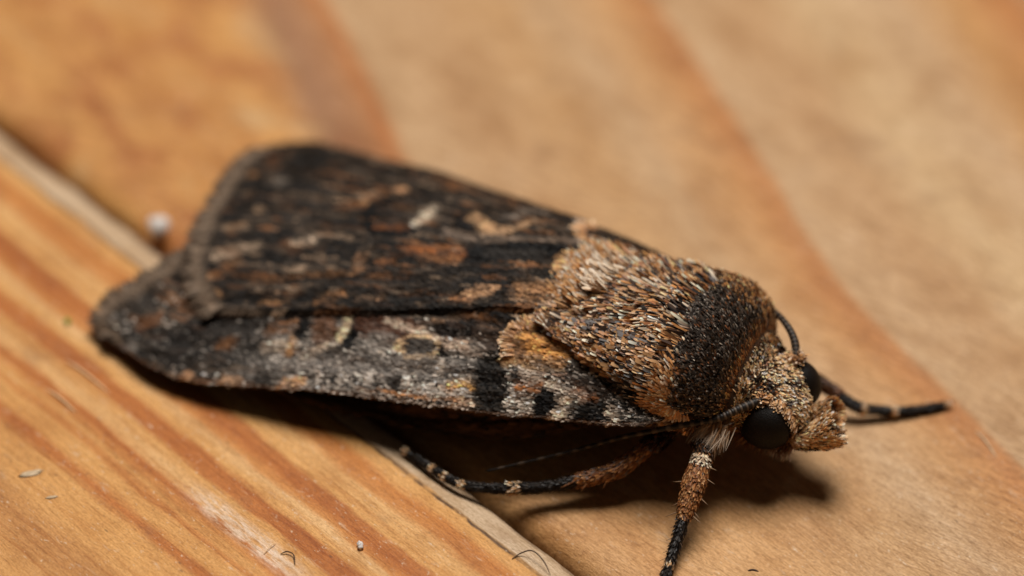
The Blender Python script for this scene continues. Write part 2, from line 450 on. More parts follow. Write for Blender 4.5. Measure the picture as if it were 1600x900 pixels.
class Wing:
    """Coons patch: s from base to outer margin, t from costa to inner margin."""
    def __init__(self, costa, outer, inner, lift, pleat=.035, ns=150, nt=90):
        self.ns, self.nt = ns, nt
        c = resample(costa, ns); i = resample(inner[::-1], ns); o = resample(outer, nt)
        b = c[0]+(i[0]-c[0])*np.linspace(0, 1, nt)[:, None]
        s = np.linspace(0, 1, ns)[:, None, None]; t = np.linspace(0, 1, nt)[None, :, None]
        P = (1-t)*c[:, None]+t*i[:, None]+(1-s)*b[None]+s*o[None]-((1-s)*(1-t)*c[0]+(1-s)*t*i[0]+s*(1-t)*c[-1]+s*t*i[-1])
        x, y = P[..., 0], P[..., 1]
        S, T = np.broadcast_to(s[..., 0], x.shape), np.broadcast_to(t[..., 0], x.shape)
        z = roof(x, y)+lift
        ve = T*11+.5*np.sin(S*3)
        z = z+pleat*np.sin(ve*2*np.pi)*(.3+1.2*fbm(S*5+2, T*9))*smooth01(.05, .3, S)*smooth01(0, .12, T)
        z = z+.10*(fbm(x*.7+9, y*.7)-.5)
        self.P = np.stack([x, y, z], -1); self.S, self.T = S, T
        dS = np.gradient(self.P, axis=0); dT = np.gradient(self.P, axis=1)
        n = unit(np.cross(dS, dT)); n = n*np.sign(n[..., 2:3])
        self.N = n; self.D = unit(dS)
        self.area = np.linalg.norm(np.cross(dS, dT), axis=-1)
    def mesh(self, name, parent, thick=.03):
        top = self.P.reshape(-1, 3); bot = (self.P-self.N*thick).reshape(-1, 3)
        F = grid_faces(self.ns, self.nt); n = len(top)
        ns, nt = self.ns, self.nt
        idx = np.arange(n).reshape(ns, nt)
        ring = np.concatenate([idx[0], idx[1:, -1], idx[-1, -2::-1], idx[-2:0:-1, 0]])
        r2 = np.roll(ring, -1)
        side = np.stack([ring, r2, r2+n, ring+n], 1)
        return link(name, raw_mesh(name, np.vstack([top, bot]), np.vstack([F, F[:, ::-1]+n, side]), M_MEM), parent)
    def sample(self, n):
        p = self.area[:-1, :-1].ravel(); k = rng.choice(len(p), n, p=p/p.sum())
        i, j = np.divmod(k, self.nt-1)
        a, b = rng.random(n)[:, None], rng.random(n)[:, None]
        def at(G):
            return (1-a)*(1-b)*G[i, j]+a*(1-b)*G[i+1, j]+(1-a)*b*G[i, j+1]+a*b*G[i+1, j+1]
        return at(self.P), unit(at(self.N)), unit(at(self.D)), at(self.S[..., None])[:, 0], at(self.T[..., None])[:, 0]

def seg_dist(x, y, poly):
    p = np.stack([x, y], 1); d = np.full(len(x), 1e9)
    if len(poly) == 1: return np.hypot(x-poly[0][0], y-poly[0][1])
    for a, b in zip(poly[:-1], poly[1:]):
        a = np.array(a); b = np.array(b); ab = b-a
        t = np.clip(((p-a)@ab)/max(ab@ab, 1e-9), 0, 1)
        d = np.minimum(d, np.linalg.norm(p-(a+t[:, None]*ab), axis=1))
    return d

FAR_MARKS = [
 ([(-14.38, 3.95), (-14.36, 2.93)], 0.44, (22, 18, 14), 0.8),
 ([(-12.76, 3.86), (-10.97, 3.95), (-10.43, 4.14)], 0.18, (28, 22, 17), 0.8),
 ([(-5.32, 3.39), (-4.72, 3.29)], 0.22, (25, 21, 18), 0.8),
 ([(-2.88, 3.08), (-2.43, 3.06)], 0.2, (28, 22, 18), 0.8),
 ([(-9.01, 20.73), (-8.52, 20.78)], 0.18, (28, 22, 18), 0.8),
 ([(-2.35, 3.64)], 0.16, (150, 130, 112), 0.8),
 ([(-10.42, 1.55), (-10.79, 1.04), (-10.64, 0.28), (-10.04, -0.21), (-8.96, 0.08)], 0.14, (16, 11, 8), 0.95),
 ([(-9.38, 0.72), (-9.91, 0.44)], 0.26, (50, 40, 33), 0.8),
 ([(-10.15, 0.01), (-9.15, 0.25)], 0.08, (105, 60, 28), 0.7),
 ([(-8.97, 0.56), (-8.92, 1.74)], 0.16, (185, 165, 142), 0.95),
 ([(-10.43, 2.39)], 0.22, (168, 125, 90), 0.9),
 ([(-11.16, 1.32)], 0.18, (140, 104, 72), 0.8),
 ([(-10.76, 0.26)], 0.12, (120, 84, 54), 0.8),
 ([(-7.81, 1.61), (-7.77, 1.14), (-7.3, 0.81)], 0.12, (24, 15, 10), 0.9),
 ([(-7.5, 1.51), (-6.92, 1.21), (-6.64, 0.9)], 0.22, (200, 155, 112), 0.9),
 ([(-6.7, 0.76), (-6.04, 1.13), (-5.69, 1.88)], 0.14, (180, 142, 106), 0.85),
 ([(-6.64, 1.93), (-6.16, 2.33)], 0.14, (120, 106, 94), 0.8),
 ([(-7.88, 0.36), (-6.63, 0.51), (-4.69, 1.03), (-3.55, 1.89)], 0.18, (132, 112, 96), 0.6),
 ([(-6.37, 2.78), (-5.86, 3.11)], 0.2, (125, 112, 100), 0.6),
 ([(-4.49, 3.3)], 0.22, (215, 200, 185), 0.95),
 ([(-4.36, 2.47)], 0.24, (150, 138, 126), 0.6),
 ([(-6.51, -0.3), (-5.77, 0.07), (-4.29, 0.63)], 0.32, (18, 13, 10), 0.95),
 ([(-6.11, -0.13), (-4.59, 0.34)], 0.16, (48, 42, 37), 0.9),
 ([(-8.68, -0.73), (-7.73, -0.41), (-6.94, -0.42)], 0.18, (135, 80, 42), 0.85),
 ([(-8.14, -0.93), (-6.92, -0.73)], 0.12, (140, 92, 56), 0.6),
 ([(-3.85, -0.04), (-4.0, 0.37), (-3.81, 0.77), (-3.44, 0.91)], 0.14, (205, 155, 105), 0.9),
 ([(-3.64, 0.26)], 0.16, (150, 95, 50), 0.8),
 ([(-6.04, -1.89), (-5.75, -1.59), (-5.28, -1.44)], 0.14, (185, 140, 102), 0.85),
 ([(-6.39, -2.07), (-5.86, -2.04)], 0.12, (150, 100, 62), 0.8),
 ([(-4.51, -1.24), (-3.69, -1.14), (-3.12, -0.99)], 0.32, (165, 120, 82), 0.7),
 ([(-3.73, -1.52), (-3.04, -1.17)], 0.16, (180, 150, 125), 0.6),
 ([(-10.0, -1.29), (-9.8, -1.78)], 0.16, (150, 108, 76), 0.75),
 ([(-9.25, -1.37), (-8.97, -1.04)], 0.16, (125, 80, 48), 0.7),
 ([(-14.71, -2.14), (-14.16, -1.89), (-13.62, -1.51)], 0.14, (165, 140, 116), 0.8),
 ([(-14.38, -2.34), (-13.72, -2.08)], 0.08, (120, 84, 54), 0.7),
 ([(-12.45, -1.14), (-11.91, -0.88)], 0.14, (165, 142, 120), 0.85),
 ([(-14.82, -0.83), (-14.56, -0.67)], 0.16, (130, 98, 70), 0.75),
 ([(-14.21, 0.07)], 0.16, (132, 104, 78), 0.75),
 ([(-15.54, 2.08)], 0.18, (138, 100, 68), 0.75),
 ([(-14.44, 1.75)], 0.22, (98, 88, 78), 0.8),
 ([(-15.51, 3.36)], 0.18, (112, 66, 36), 0.7),
 ([(-15.04, 1.05)], 0.14, (110, 80, 54), 0.6),
 ([(-10.61, -3.12), (-9.9, -2.76)], 0.14, (150, 104, 66), 0.7),
 ([(-13.0, -2.82), (-11.64, -2.39), (-9.87, -1.92)], 0.1, (120, 80, 46), 0.55),
 ([(-12.46, -3.43), (-11.48, -3.16)], 0.1, (130, 92, 58), 0.6),
 ([(-9.4, -2.86), (-8.69, -2.51)], 0.1, (140, 105, 76), 0.55),
 ([(-14.12, -3.72), (-12.34, -3.23), (-8.57, -2.76), (-5.4, -2.1)], 0.1, (30, 24, 19), 0.6),
 ([(-13.06, -1.8), (-10.36, -0.91), (-7.17, -1.12), (-3.82, -0.39)], 0.12, (34, 27, 22), 0.6),
 ([(-14.02, 0.5), (-12.54, 1.62)], 0.2, (62, 50, 40), 0.5),
 ([(-15.98, -0.89), (-15.53, -1.8), (-14.8, -2.76), (-13.84, -3.48)], 0.08, (128, 94, 64), 0.75),
 ([(-15.18, -2.03), (-14.69, -2.61)], 0.12, (18, 13, 10), 0.8),
 ([(-14.25, -3.03), (-13.87, -3.25)], 0.1, (20, 15, 11), 0.7),
]
NEAR_MARKS = [
 ([(-15.91, -5.37), (-14.04, -5.23), (-12.06, -4.69)], 0.44, (34, 28, 24), 0.6),
 ([(-16.04, -5.42)], 0.2, (150, 140, 130), 0.6),
 ([(-16.05, -4.64), (-15.59, -4.43)], 0.16, (105, 66, 38), 0.7),
 ([(-16.88, -5.05)], 0.14, (110, 72, 44), 0.7),
 ([(-14.41, -4.51), (-12.05, -3.82), (-9.71, -3.14)], 0.16, (28, 22, 18), 0.6),
 ([(-13.09, -4.89), (-12.83, -4.73)], 0.18, (120, 78, 44), 0.6),
 ([(-11.68, -4.12), (-11.13, -3.87)], 0.18, (130, 84, 48), 0.8),
 ([(-11.64, -4.64), (-11.04, -4.42)], 0.16, (170, 150, 130), 0.9),
 ([(-10.79, -4.65), (-10.93, -4.18)], 0.1, (185, 135, 88), 0.85),
 ([(-10.73, -4.06), (-10.72, -3.81)], 0.14, (20, 14, 10), 0.9),
 ([(-10.11, -3.7), (-9.96, -3.91)], 0.28, (92, 56, 30), 0.75),
 ([(-9.42, -3.2), (-9.29, -3.65), (-9.39, -3.98)], 0.16, (225, 190, 148), 0.97),
 ([(-9.51, -4.23), (-10.02, -4.55), (-10.4, -4.69)], 0.12, (190, 166, 142), 0.85),
 ([(-9.21, -3.19), (-9.01, -3.69), (-9.11, -4.03)], 0.12, (16, 10, 7), 0.95),
 ([(-9.29, -4.23), (-9.77, -4.6)], 0.08, (30, 20, 14), 0.8),
 ([(-8.79, -3.22), (-8.27, -3.4), (-7.44, -3.31)], 0.3, (78, 42, 20), 0.8),
 ([(-8.2, -3.08), (-7.07, -3.16), (-6.14, -3.3), (-5.37, -3.32)], 0.1, (195, 168, 145), 0.9),
 ([(-5.35, -3.36), (-4.85, -3.27)], 0.12, (150, 134, 120), 0.7),
 ([(-8.42, -3.77), (-7.79, -3.71)], 0.18, (138, 128, 118), 0.85),
 ([(-7.96, -4.04)], 0.1, (195, 175, 155), 0.8),
 ([(-7.39, -3.41), (-6.75, -3.28), (-6.29, -3.43), (-6.32, -3.73), (-7.15, -3.92), (-7.63, -3.73), (-7.39, -3.41)], 0.08, (200, 165, 125), 0.9),
 ([(-7.16, -3.67), (-6.67, -3.54)], 0.16, (75, 68, 62), 0.9),
 ([(-6.2, -3.49), (-6.14, -3.75)], 0.06, (30, 20, 15), 0.8),
 ([(-6.35, -2.85), (-5.55, -2.71)], 0.2, (30, 20, 14), 0.8),
 ([(-6.83, -2.76), (-6.06, -2.54)], 0.1, (120, 90, 66), 0.7),
 ([(-5.13, -2.68), (-4.82, -2.88)], 0.24, (70, 52, 40), 0.6),
 ([(-11.76, -5.31), (-8.58, -4.56), (-5.79, -4.02), (-4.68, -3.65)], 0.28, (112, 104, 97), 0.55),
 ([(-10.26, -4.75), (-7.82, -4.34), (-5.85, -3.9)], 0.24, (125, 116, 108), 0.45),
 ([(-13.69, -5.92)], 0.12, (200, 150, 110), 0.9),
 ([(-12.49, -5.73), (-12.13, -5.68)], 0.12, (205, 155, 112), 0.9),
 ([(-10.61, -5.47), (-10.06, -5.37)], 0.12, (200, 150, 108), 0.9),
 ([(-11.01, -5.48), (-11.43, -5.52)], 0.16, (40, 32, 26), 0.7),
 ([(-8.03, -4.81), (-8.03, -4.63)], 0.12, (215, 200, 185), 0.85),
 ([(-8.84, -4.94)], 0.14, (200, 185, 170), 0.8),
 ([(-7.22, -4.67)], 0.16, (45, 38, 33), 0.8),
 ([(-6.86, -4.52), (-6.75, -4.39)], 0.12, (210, 192, 175), 0.85),
 ([(-5.99, -4.07), (-6.0, -3.86)], 0.1, (200, 182, 165), 0.7),
 ([(-5.42, -4.27), (-4.87, -4.15)], 0.14, (228, 172, 104), 0.95),
 ([(-5.81, -4.45), (-4.92, -4.27)], 0.06, (160, 100, 50), 0.8),
 ([(-6.39, -4.6), (-5.57, -4.5), (-4.78, -4.35)], 0.1, (225, 212, 198), 0.85),
 ([(-8.33, -5.11), (-5.92, -4.68), (-4.52, -4.45)], 0.06, (175, 120, 75), 0.7),
 ([(-5.09, -4.6), (-4.4, -4.47)], 0.08, (215, 180, 150), 0.8),
 ([(-4.45, -3.66), (-4.42, -3.97), (-4.19, -4.23)], 0.34, (26, 22, 19), 0.85),
 ([(-3.6, -4.12), (-2.99, -4.05)], 0.16, (215, 198, 180), 0.92),
 ([(-3.48, -3.68), (-2.8, -3.52)], 0.14, (150, 92, 48), 0.85),
 ([(-2.64, -3.41), (-2.0, -3.4), (-1.48, -3.37)], 0.1, (200, 180, 160), 0.85),
 ([(-3.52, -3.36), (-2.88, -3.35)], 0.1, (190, 168, 148), 0.75),
 ([(-2.58, -4.0), (-2.52, -3.76)], 0.2, (22, 18, 16), 0.9),
 ([(-1.98, -3.92), (-2.01, -3.67)], 0.16, (222, 195, 168), 0.92),
 ([(-1.74, -3.27), (-1.22, -3.26)], 0.16, (140, 84, 44), 0.8),
 ([(-1.23, -3.7), (-0.87, -3.55)], 0.24, (24, 20, 17), 0.85),
 ([(-0.63, -3.38), (-0.36, -3.5)], 0.12, (210, 185, 160), 0.85),
 ([(-1.96, -3.03), (-0.9, -3.02)], 0.12, (60, 48, 40), 0.7),
 ([(-4.22, -3.25), (-3.44, -3.08), (-2.45, -2.89)], 0.14, (185, 145, 105), 0.8),
 ([(-4.07, -3.1), (-4.28, -2.79), (-4.23, -2.4), (-3.66, -1.9)], 0.16, (215, 160, 105), 0.92),
 ([(-3.66, -2.6), (-3.06, -2.5), (-2.65, -2.46)], 0.32, (205, 140, 75), 0.85),
 ([(-3.86, -2.86)], 0.16, (90, 62, 42), 0.7),
]


def wing_colour(x, y, s, t, marks, near):
    n = len(x)
    st = fbm(s*14+3, t*46)            # streaks along the veins
    st2 = fbm(s*26+40, t*60+11)
    big = fbm(x*.6+4, y*.6+8)
    c = lin((58, 47, 38))[None]*np.ones((n, 1))
    def over(col, a):
        nonlocal c
        a = np.clip(a, 0, 1)[:, None]; c = c*(1-a)+lin(col)*a
    over((92, 76, 62), smooth01(.48, .7, st)*.7)
    over((24, 18, 14), smooth01(.56, .34, st2)*.8)
    over((122, 78, 44), smooth01(.56, .72, fbm(s*17+90, t*38+7))*.7)
    over((150, 124, 100), smooth01(.64, .78, fbm(s*30+60, t*44+27))*.7)
    over((28, 22, 17), smooth01(.5, .3, big)*.5)
    v = np.abs(((t*11+.5*np.sin(s*3)) % 1)-.75)
    over((22, 17, 13), smooth01(.2, .04, v)*.55*smooth01(.1, .25, s))
    if near:
        g = smooth01(.42, .12, t)*(1-.8*smooth01(.6, .85, s))
        over((132, 122, 112), g*(.35+.35*smooth01(.2, .5, s)))
        pep = rng.random(n)
        over((196, 182, 168), (pep < .24*g)*.85)
        over((26, 22, 19), (pep > 1-.30*g)*.85)
    jx = x+.09*(fbm(x*4, y*4)-.5)*2; jy = y+.09*(fbm(x*4+50, y*4+9)-.5)*2
    brk = smooth01(.36, .58, fbm(s*34+7, t*75+13))
    for poly, hw, rgb, op in marks:
        d = seg_dist(jx, jy, poly)
        lum = sum(rgb)/3
        if lum < 70: over(rgb, smooth01(hw*1.75, hw*1.1, d)*min(1, op*1.08))
        else: over(rgb, (.35+.75*brk)*smooth01(hw*1.7, hw*.45, d+.5*hw*(fbm(x*7+hw*40, y*7)-.5)*2)*op)
    mid = lin((78, 66, 55)).mean()
    lum = np.maximum(c.mean(1, keepdims=True), 1e-4)
    return np.clip(c*np.clip((lum/mid)**.34, .45, 1.12), 0, .8)

WA = Wing([(1.2, 2.5), (-.3, 2.95), (-2.4, 3.22), (-4.94, 3.62), (-8.4, 4.21), (-11.9, 4.89), (-13.4, 5.2), (-14.9, 5.30), (-15.7, 5.05)],
          [(-15.7, 5.05), (-16.1, 4.4), (-16.1, 3.04), (-15.8, 1.05), (-15.55, -.66), (-15.2, -2.0), (-14.75, -2.85), (-14.2, -3.45), (-13.6, -3.85)],
          [(-13.6, -3.85), (-10.9, -3.44), (-8.5, -2.92), (-5.79, -2.21), (-3.11, -1.46), (-1, -.9), (1, -.3)], .13)
WB = Wing([(1.0, -3.0), (-.03, -3.5), (-2.34, -4.05), (-4.66, -4.61), (-8.28, -5.19), (-11.57, -5.69), (-13.68, -5.95), (-15.2, -5.82), (-16.5, -5.3)],
          [(-16.5, -5.3), (-17.3, -4.85), (-17.35, -4.35), (-16.4, -3.25), (-15.5, -2.1), (-14.8, -.5), (-14.4, 1.2), (-14.0, 2.6), (-13.4, 3.4)],
          [(-13.4, 3.4), (-10.9, 3.1), (-8.5, 2.6), (-5.8, 2.0), (-3.1, 1.3), (1, .3)], -.06)

def build_wing(w, marks, near, nsc):
    o = w.mesh('forewing', moth)
    P, N, D, s, t = w.sample(nsc)
    c = wing_colour(P[:, 0], P[:, 1], s, t, marks, near)
    c = c*np.exp(rng.normal(0, .26, len(P)))[:, None]*1.12
    tip = c*np.exp(rng.normal(.12, .2, len(P)))[:, None]
    D = unit(D+rng.normal(0, .10, D.shape))
    ln = rng.uniform(.17, .27, len(P)); wd = rng.uniform(.06, .095, len(P))
    blades('wing_scales', P-D*.08, D, N, ln, wd, rng.uniform(.03, .16, len(P)), rng.normal(.05, .1, len(P)), np.clip(c*.85, 0, .9), np.clip(tip, 0, .9), M_WING, o, 'scale', .22)
    # fringe along the outer margin
    for rows, (l0, l1), rgb0, rgb1, dz in ((0, (.55, .85), (140, 122, 106), (100, 82, 66), .0), (1, (.35, .5), (84, 70, 58), (140, 118, 98), .04)):
        n = 2600
        j = rng.uniform(0, w.nt-1.001, n); ji = j.astype(int); f = (j-ji)[:, None]
        e = lambda G: G[-1, ji]*(1-f)+G[-1, ji+1]*f
        P2, N2, D2 = e(w.P), unit(e(w.N)), unit(e(w.D))
        # outward in the wing plane, perpendicular to the margin
        tg = unit(w.P[-1, np.minimum(ji+1, w.nt-1)]-w.P[-1, ji]); out = unit(np.cross(tg, N2)); out *= np.sign((out*D2).sum(1, keepdims=True))
        dr = unit(out+.35*D2+rng.normal(0, .12, out.shape))
        k = np.exp(rng.normal(0, .3, n))[:, None]
        tj = smooth01(0, .16, j/(w.nt-1))*.65+.35
        blades('fringe', P2-dr*.1+N2*dz, dr, N2, rng.uniform(l0*.6, l1*1.1, n)*tj, rng.uniform(.03, .07, n), rng.uniform(-.06, .16, n), -.05, np.clip(lin(rgb0)*k, 0, .9), np.clip(lin(rgb1)*k, 0, .9), M_WING, o, 'paddle', .3)
    # scales overhanging the inner margin
    n = 2600
    i = rng.uniform(0, w.ns-1.001, n); ii = i.astype(int); f = (i-ii)[:, None]
    e = lambda G, q=-1: G[ii, q]*(1-f)+G[ii+1, q]*f
    P3, N3, D3 = e(w.P), unit(e(w.N)), unit(e(w.D))
    side = unit(e(w.P)-e(w.P, -4)); si = i/(w.ns-1)
    cc = wing_colour(P3[:, 0], P3[:, 1], si, np.ones(n), marks, False)*np.exp(rng.normal(0, .3, n))[:, None]
    blades('margin_scales', P3-side*.1, unit(D3+side*rng.uniform(.2, .9, n)[:, None]), N3, rng.uniform(.22, .4, n), .07, rng.uniform(-.15, .1, n), -.25, np.clip(cc, 0, .9), np.clip(cc*1.3, 0, .9), M_WING, o, 'scale', .3)
    # costal edge: short scales wrapped over the leading edge
    n = 3600
    i = rng.uniform(0, w.ns-1.001, n); ii = i.astype(int); f = (i-ii)[:, None]
    e = lambda G, q=0: G[ii, q]*(1-f)+G[ii+1, q]*f
    P3, N3, D3 = e(w.P), unit(e(w.N)), unit(e(w.D))
    side = unit(np.cross(D3, N3)); side *= np.where((side*(e(w.P, 3)-P3)).sum(1, keepdims=True) > 0, -1, 1)
    cc = wing_colour(P3[:, 0], P3[:, 1], i/(w.ns-1), np.zeros(n), marks, near)
    cc = cc*.7+lin((120, 80, 50))*.3
    cc = cc*np.exp(rng.normal(0, .35, n))[:, None]
    q = rng.uniform(-1.2, .3, n)[:, None]
    N4 = unit(N3*np.cos(q)-side*np.sin(q))
    blades('costal_scales', P3+N4*.01-N3*.02, unit(D3+side*.25+rng.normal(0, .12, D3.shape)), N4, rng.uniform(.2, .32, n), .085, .08, .05, np.clip(cc, 0, .9), np.clip(cc*1.15, 0, .9), M_WING, o, 'scale', .3)
    return o

build_wing(WA, FAR_MARKS, False, 46000)
build_wing(WB, NEAR_MARKS, True, 52000)

# hindwings folded beneath, edge just showing under the near forewing
def hindwing(sgn):
    y = lambda a: [(p, q*sgn) for p, q in a]
    w = Wing(y([(-.2, 2.6), (-3, 3.75), (-6, 4.45), (-9, 4.9), (-11.5, 4.9)]), y([(-11.5, 4.9), (-12.6, 3.6), (-12.4, 2.4), (-11.8, 1.4)]), y([(-11.8, 1.4), (-8, 1.0), (-4, .8), (-.2, .6)]), -1.0 if sgn < 0 else -.9, .1, 60, 40)
    k = .5*np.maximum(0, np.abs(w.P[..., 1])-2.0)
    w.P[..., 2] = np.maximum(w.P[..., 2]-k, .3)
    o = w.mesh('hindwing', moth)
    P, N, D, s, t = w.sample(5000)
    c = lin((112, 78, 50))*np.exp(rng.normal(0, .3, len(P)))[:, None]*(.6+.8*fbm(s*10, t*20))[:, None]
    for sg in (1, -1):
        blades('wing_scales', P-N*(0 if sg > 0 else .05), D, N*sg, .3, .1, .08, .05, c, c*1.1, M_WING, o, 'scale', .2)
hindwing(-1); hindwing(1)

# --- body: abdomen, thorax and head as one continuous surface
SEC = np.array([  # x, half width, z bottom, z top, centre y
    (-15.4, .15, 1.1, 1.4, 0), (-15, .5, .95, 1.6, 0), (-12, 1.5, .7, 2.2, 0), (-8, 2.0, .6, 2.8, 0), (-5, 2.2, .6, 3.2, 0), (-3.8, 2.35, .7, 3.75, 0),
    (-2.8, 2.35, .7, 4.32, -.15), (-1.6, 2.5, .7, 4.55, -.18), (-.3, 2.62, .7, 4.65, -.18), (.8, 2.65, .8, 4.65, -.15), (1.6, 2.55, .8, 4.45, -.1), (2.2, 2.25, .9, 4.05, -.12),
    (2.65, 1.85, 1.0, 3.56, -.2), (3.0, 1.55, 1.1, 3.2, -.28), (3.5, 1.45, 1.15, 3.06, -.36), (3.95, 1.2, 1.2, 2.9, -.42), (4.25, .92, 1.3, 2.6, -.46), (4.5, .5, 1.5, 2.25, -.5), (4.6, .12, 1.75, 2.0, -.5)])
_bx = np.linspace(-15.4, 4.6, 800)
def _sm(k, win=17):
    v = np.interp(_bx, SEC[:, 0], SEC[:, k])
    pad = np.pad(v, win//2, mode='edge')
    return np.convolve(pad, np.ones(win)/win, 'valid')
_tab = [_sm(k) for k in range(1, 5)]
def body(x, th):
    w, zb, zt, cy = [np.interp(x, _bx, t) for t in _tab]
    c, s = np.cos(th), np.sin(th)
    e = 2/2.1
    return np.stack([x+0*th, cy+w*np.sign(c)*np.abs(c)**e, (zb+zt)/2+(zt-zb)/2*np.sign(s)*np.abs(s)**e], -1)
def body_frame(x, th):
    p = body(x, th)
    dx = (body(x+.03, th)-body(x-.03, th)); dt = body(x, th+.01)-body(x, th-.01)
    n = unit(np.cross(dx, dt)); c = np.stack([x, np.interp(x, _bx, _tab[3]), np.full_like(x, 2.3)], -1)
    n *= np.where(((p-c)*n).sum(-1, keepdims=True) > 0, 1, -1)
    return p, n, unit(dx)
xs = np.concatenate([np.linspace(-15.4, -3, 40), np.linspace(-2.9, 4.6, 80)])
ths = np.linspace(0, 2*np.pi, 64, endpoint=False)
X, TH = np.meshgrid(xs, ths, indexing='ij')
BV = body(X, TH).reshape(-1, 3)
me = raw_mesh('body', BV, grid_faces(len(xs), 64, wrap=True), M_BODY)
body_o = link('body', me, moth)

def sample_body(n, x0, x1, th0, th1):
    """roughly area-uniform samples"""
    x = rng.uniform(x0, x1, n*3); th = rng.uniform(th0, th1, n*3)
    p0 = body(x, th); a = np.linalg.norm(np.cross(body(x+.02, th)-p0, body(x, th+.02)-p0), axis=-1)
    keep = rng.random(n*3) < a/np.percentile(a, 97)
    x, th = x[keep][:n], th[keep][:n]
    return (x, th)+body_frame(x, th)

def pick(n, cols, probs):
    k = rng.choice(len(cols), n, p=np.array(probs)/np.sum(probs))
    return lin(np.array(cols))[k]
def jit(n, s=.25): return np.exp(rng.normal(0, s, n))[:, None]
PI = math.pi
BUFF, ORNG, RUST, DKB, BLK, PALE = (211, 162, 112), (190, 130, 76), (140, 85, 46), (68, 45, 30), (26, 19, 15), (236, 212, 184)

# mesothorax: long narrow backswept scales
x, th, P, N, D = sample_body(9000, -3.3, 1.1, .265*PI, .735*PI)
y = P[:, 1]
n = len(x)
flow = -D+np.stack([0*x, .30*np.sign(y)*np.minimum(1, np.abs(y)), 0*x], -1)
streak = fbm(x*.9+4, y*3.0)
dark = rng.random(n) < (.30+.45*smooth01(.5, .68, streak)+.35*smooth01(.4, 1.0, x)*(np.abs(y) < 1.4))
c0 = np.where(dark[:, None], pick(n, [DKB, BLK, RUST], [3, 3, 1]), pick(n, [ORNG, RUST, BUFF, DKB], [2.5, 4, 1, 1.5]))
c1 = np.where(dark[:, None] & (rng.random(n) < .75)[:, None], c0, pick(n, [BUFF, PALE, ORNG, RUST], [4, 3, 3, 1.5]))
cl = np.stack([0*x, (fbm(x*1.3+20, y*2.2)-.5)*1.6, 0*x], -1)
blades('thorax_scales', P-N*.03, unit(flow+cl+rng.normal(0, .12, flow.shape)), N, rng.uniform(.4, .95, n), rng.uniform(.035, .10, n), rng.uniform(.02, .16, n)+.25*smooth01(.55, .75, fbm(x*1.8, y*1.8+9)), rng.uniform(-.1, .15, n), np.clip(c0*.5*jit(n), 0, .9), np.clip(c1*1.08*jit(n), 0, .9), M_FUR, body_o, 'paddle', .45)

# rear crest: raised tufts on each side of the midline
n = 1500
cx = rng.normal(-2.75, .32, n); cyy = np.concatenate([rng.normal(.75, .34, n//2), rng.normal(-.55, .42, n-n//2)])
zt = np.interp(cx, _bx, _tab[2]); P = np.stack([cx, cyy, zt-.12*cyy**2-.08], 1)
N = unit(np.stack([0*cx-.25, cyy*.25, 1+0*cx], 1)); T = np.tile([-1.0, 0, 0], (n, 1))+rng.normal(0, .2, (n, 3))
c0 = pick(n, [RUST, ORNG, DKB], [3, 3, 2]); c1 = pick(n, [BUFF, PALE, ORNG], [4, 3, 2])
blades('crest_scales', P, T, N, rng.uniform(.5, .85, n), rng.uniform(.06, .10, n), rng.uniform(.35, .8, n), rng.uniform(-.2, .25, n), np.clip(c0*jit(n), 0, .9), np.clip(c1*jit(n), 0, .9), M_FUR, body_o, 'paddle', .5)

n = 130
P = np.concatenate([np.array([-2.25, -.62, 4.62])+rng.normal(0, [.16, .14, .05], (n//2, 3)), np.array([-2.3, .05, 4.7])+rng.normal(0, [.16, .16, .05], (n-n//2, 3))])
blades('pale_crest', P, np.tile([-1.0, 0, .2], (n, 1))+rng.normal(0, .3, (n, 3)), np.tile([-.2, -.1, 1.0], (n, 1)), rng.uniform(.35, .6, n), .1, rng.uniform(.3, .8, n), .1, pick(n, [BUFF, PALE], [1, 2]), pick(n, [PALE, (245, 228, 206)], [1, 1]), M_FUR, body_o, 'paddle', .5)

ROOT_ARC = NEAR_MARKS[-3][0]
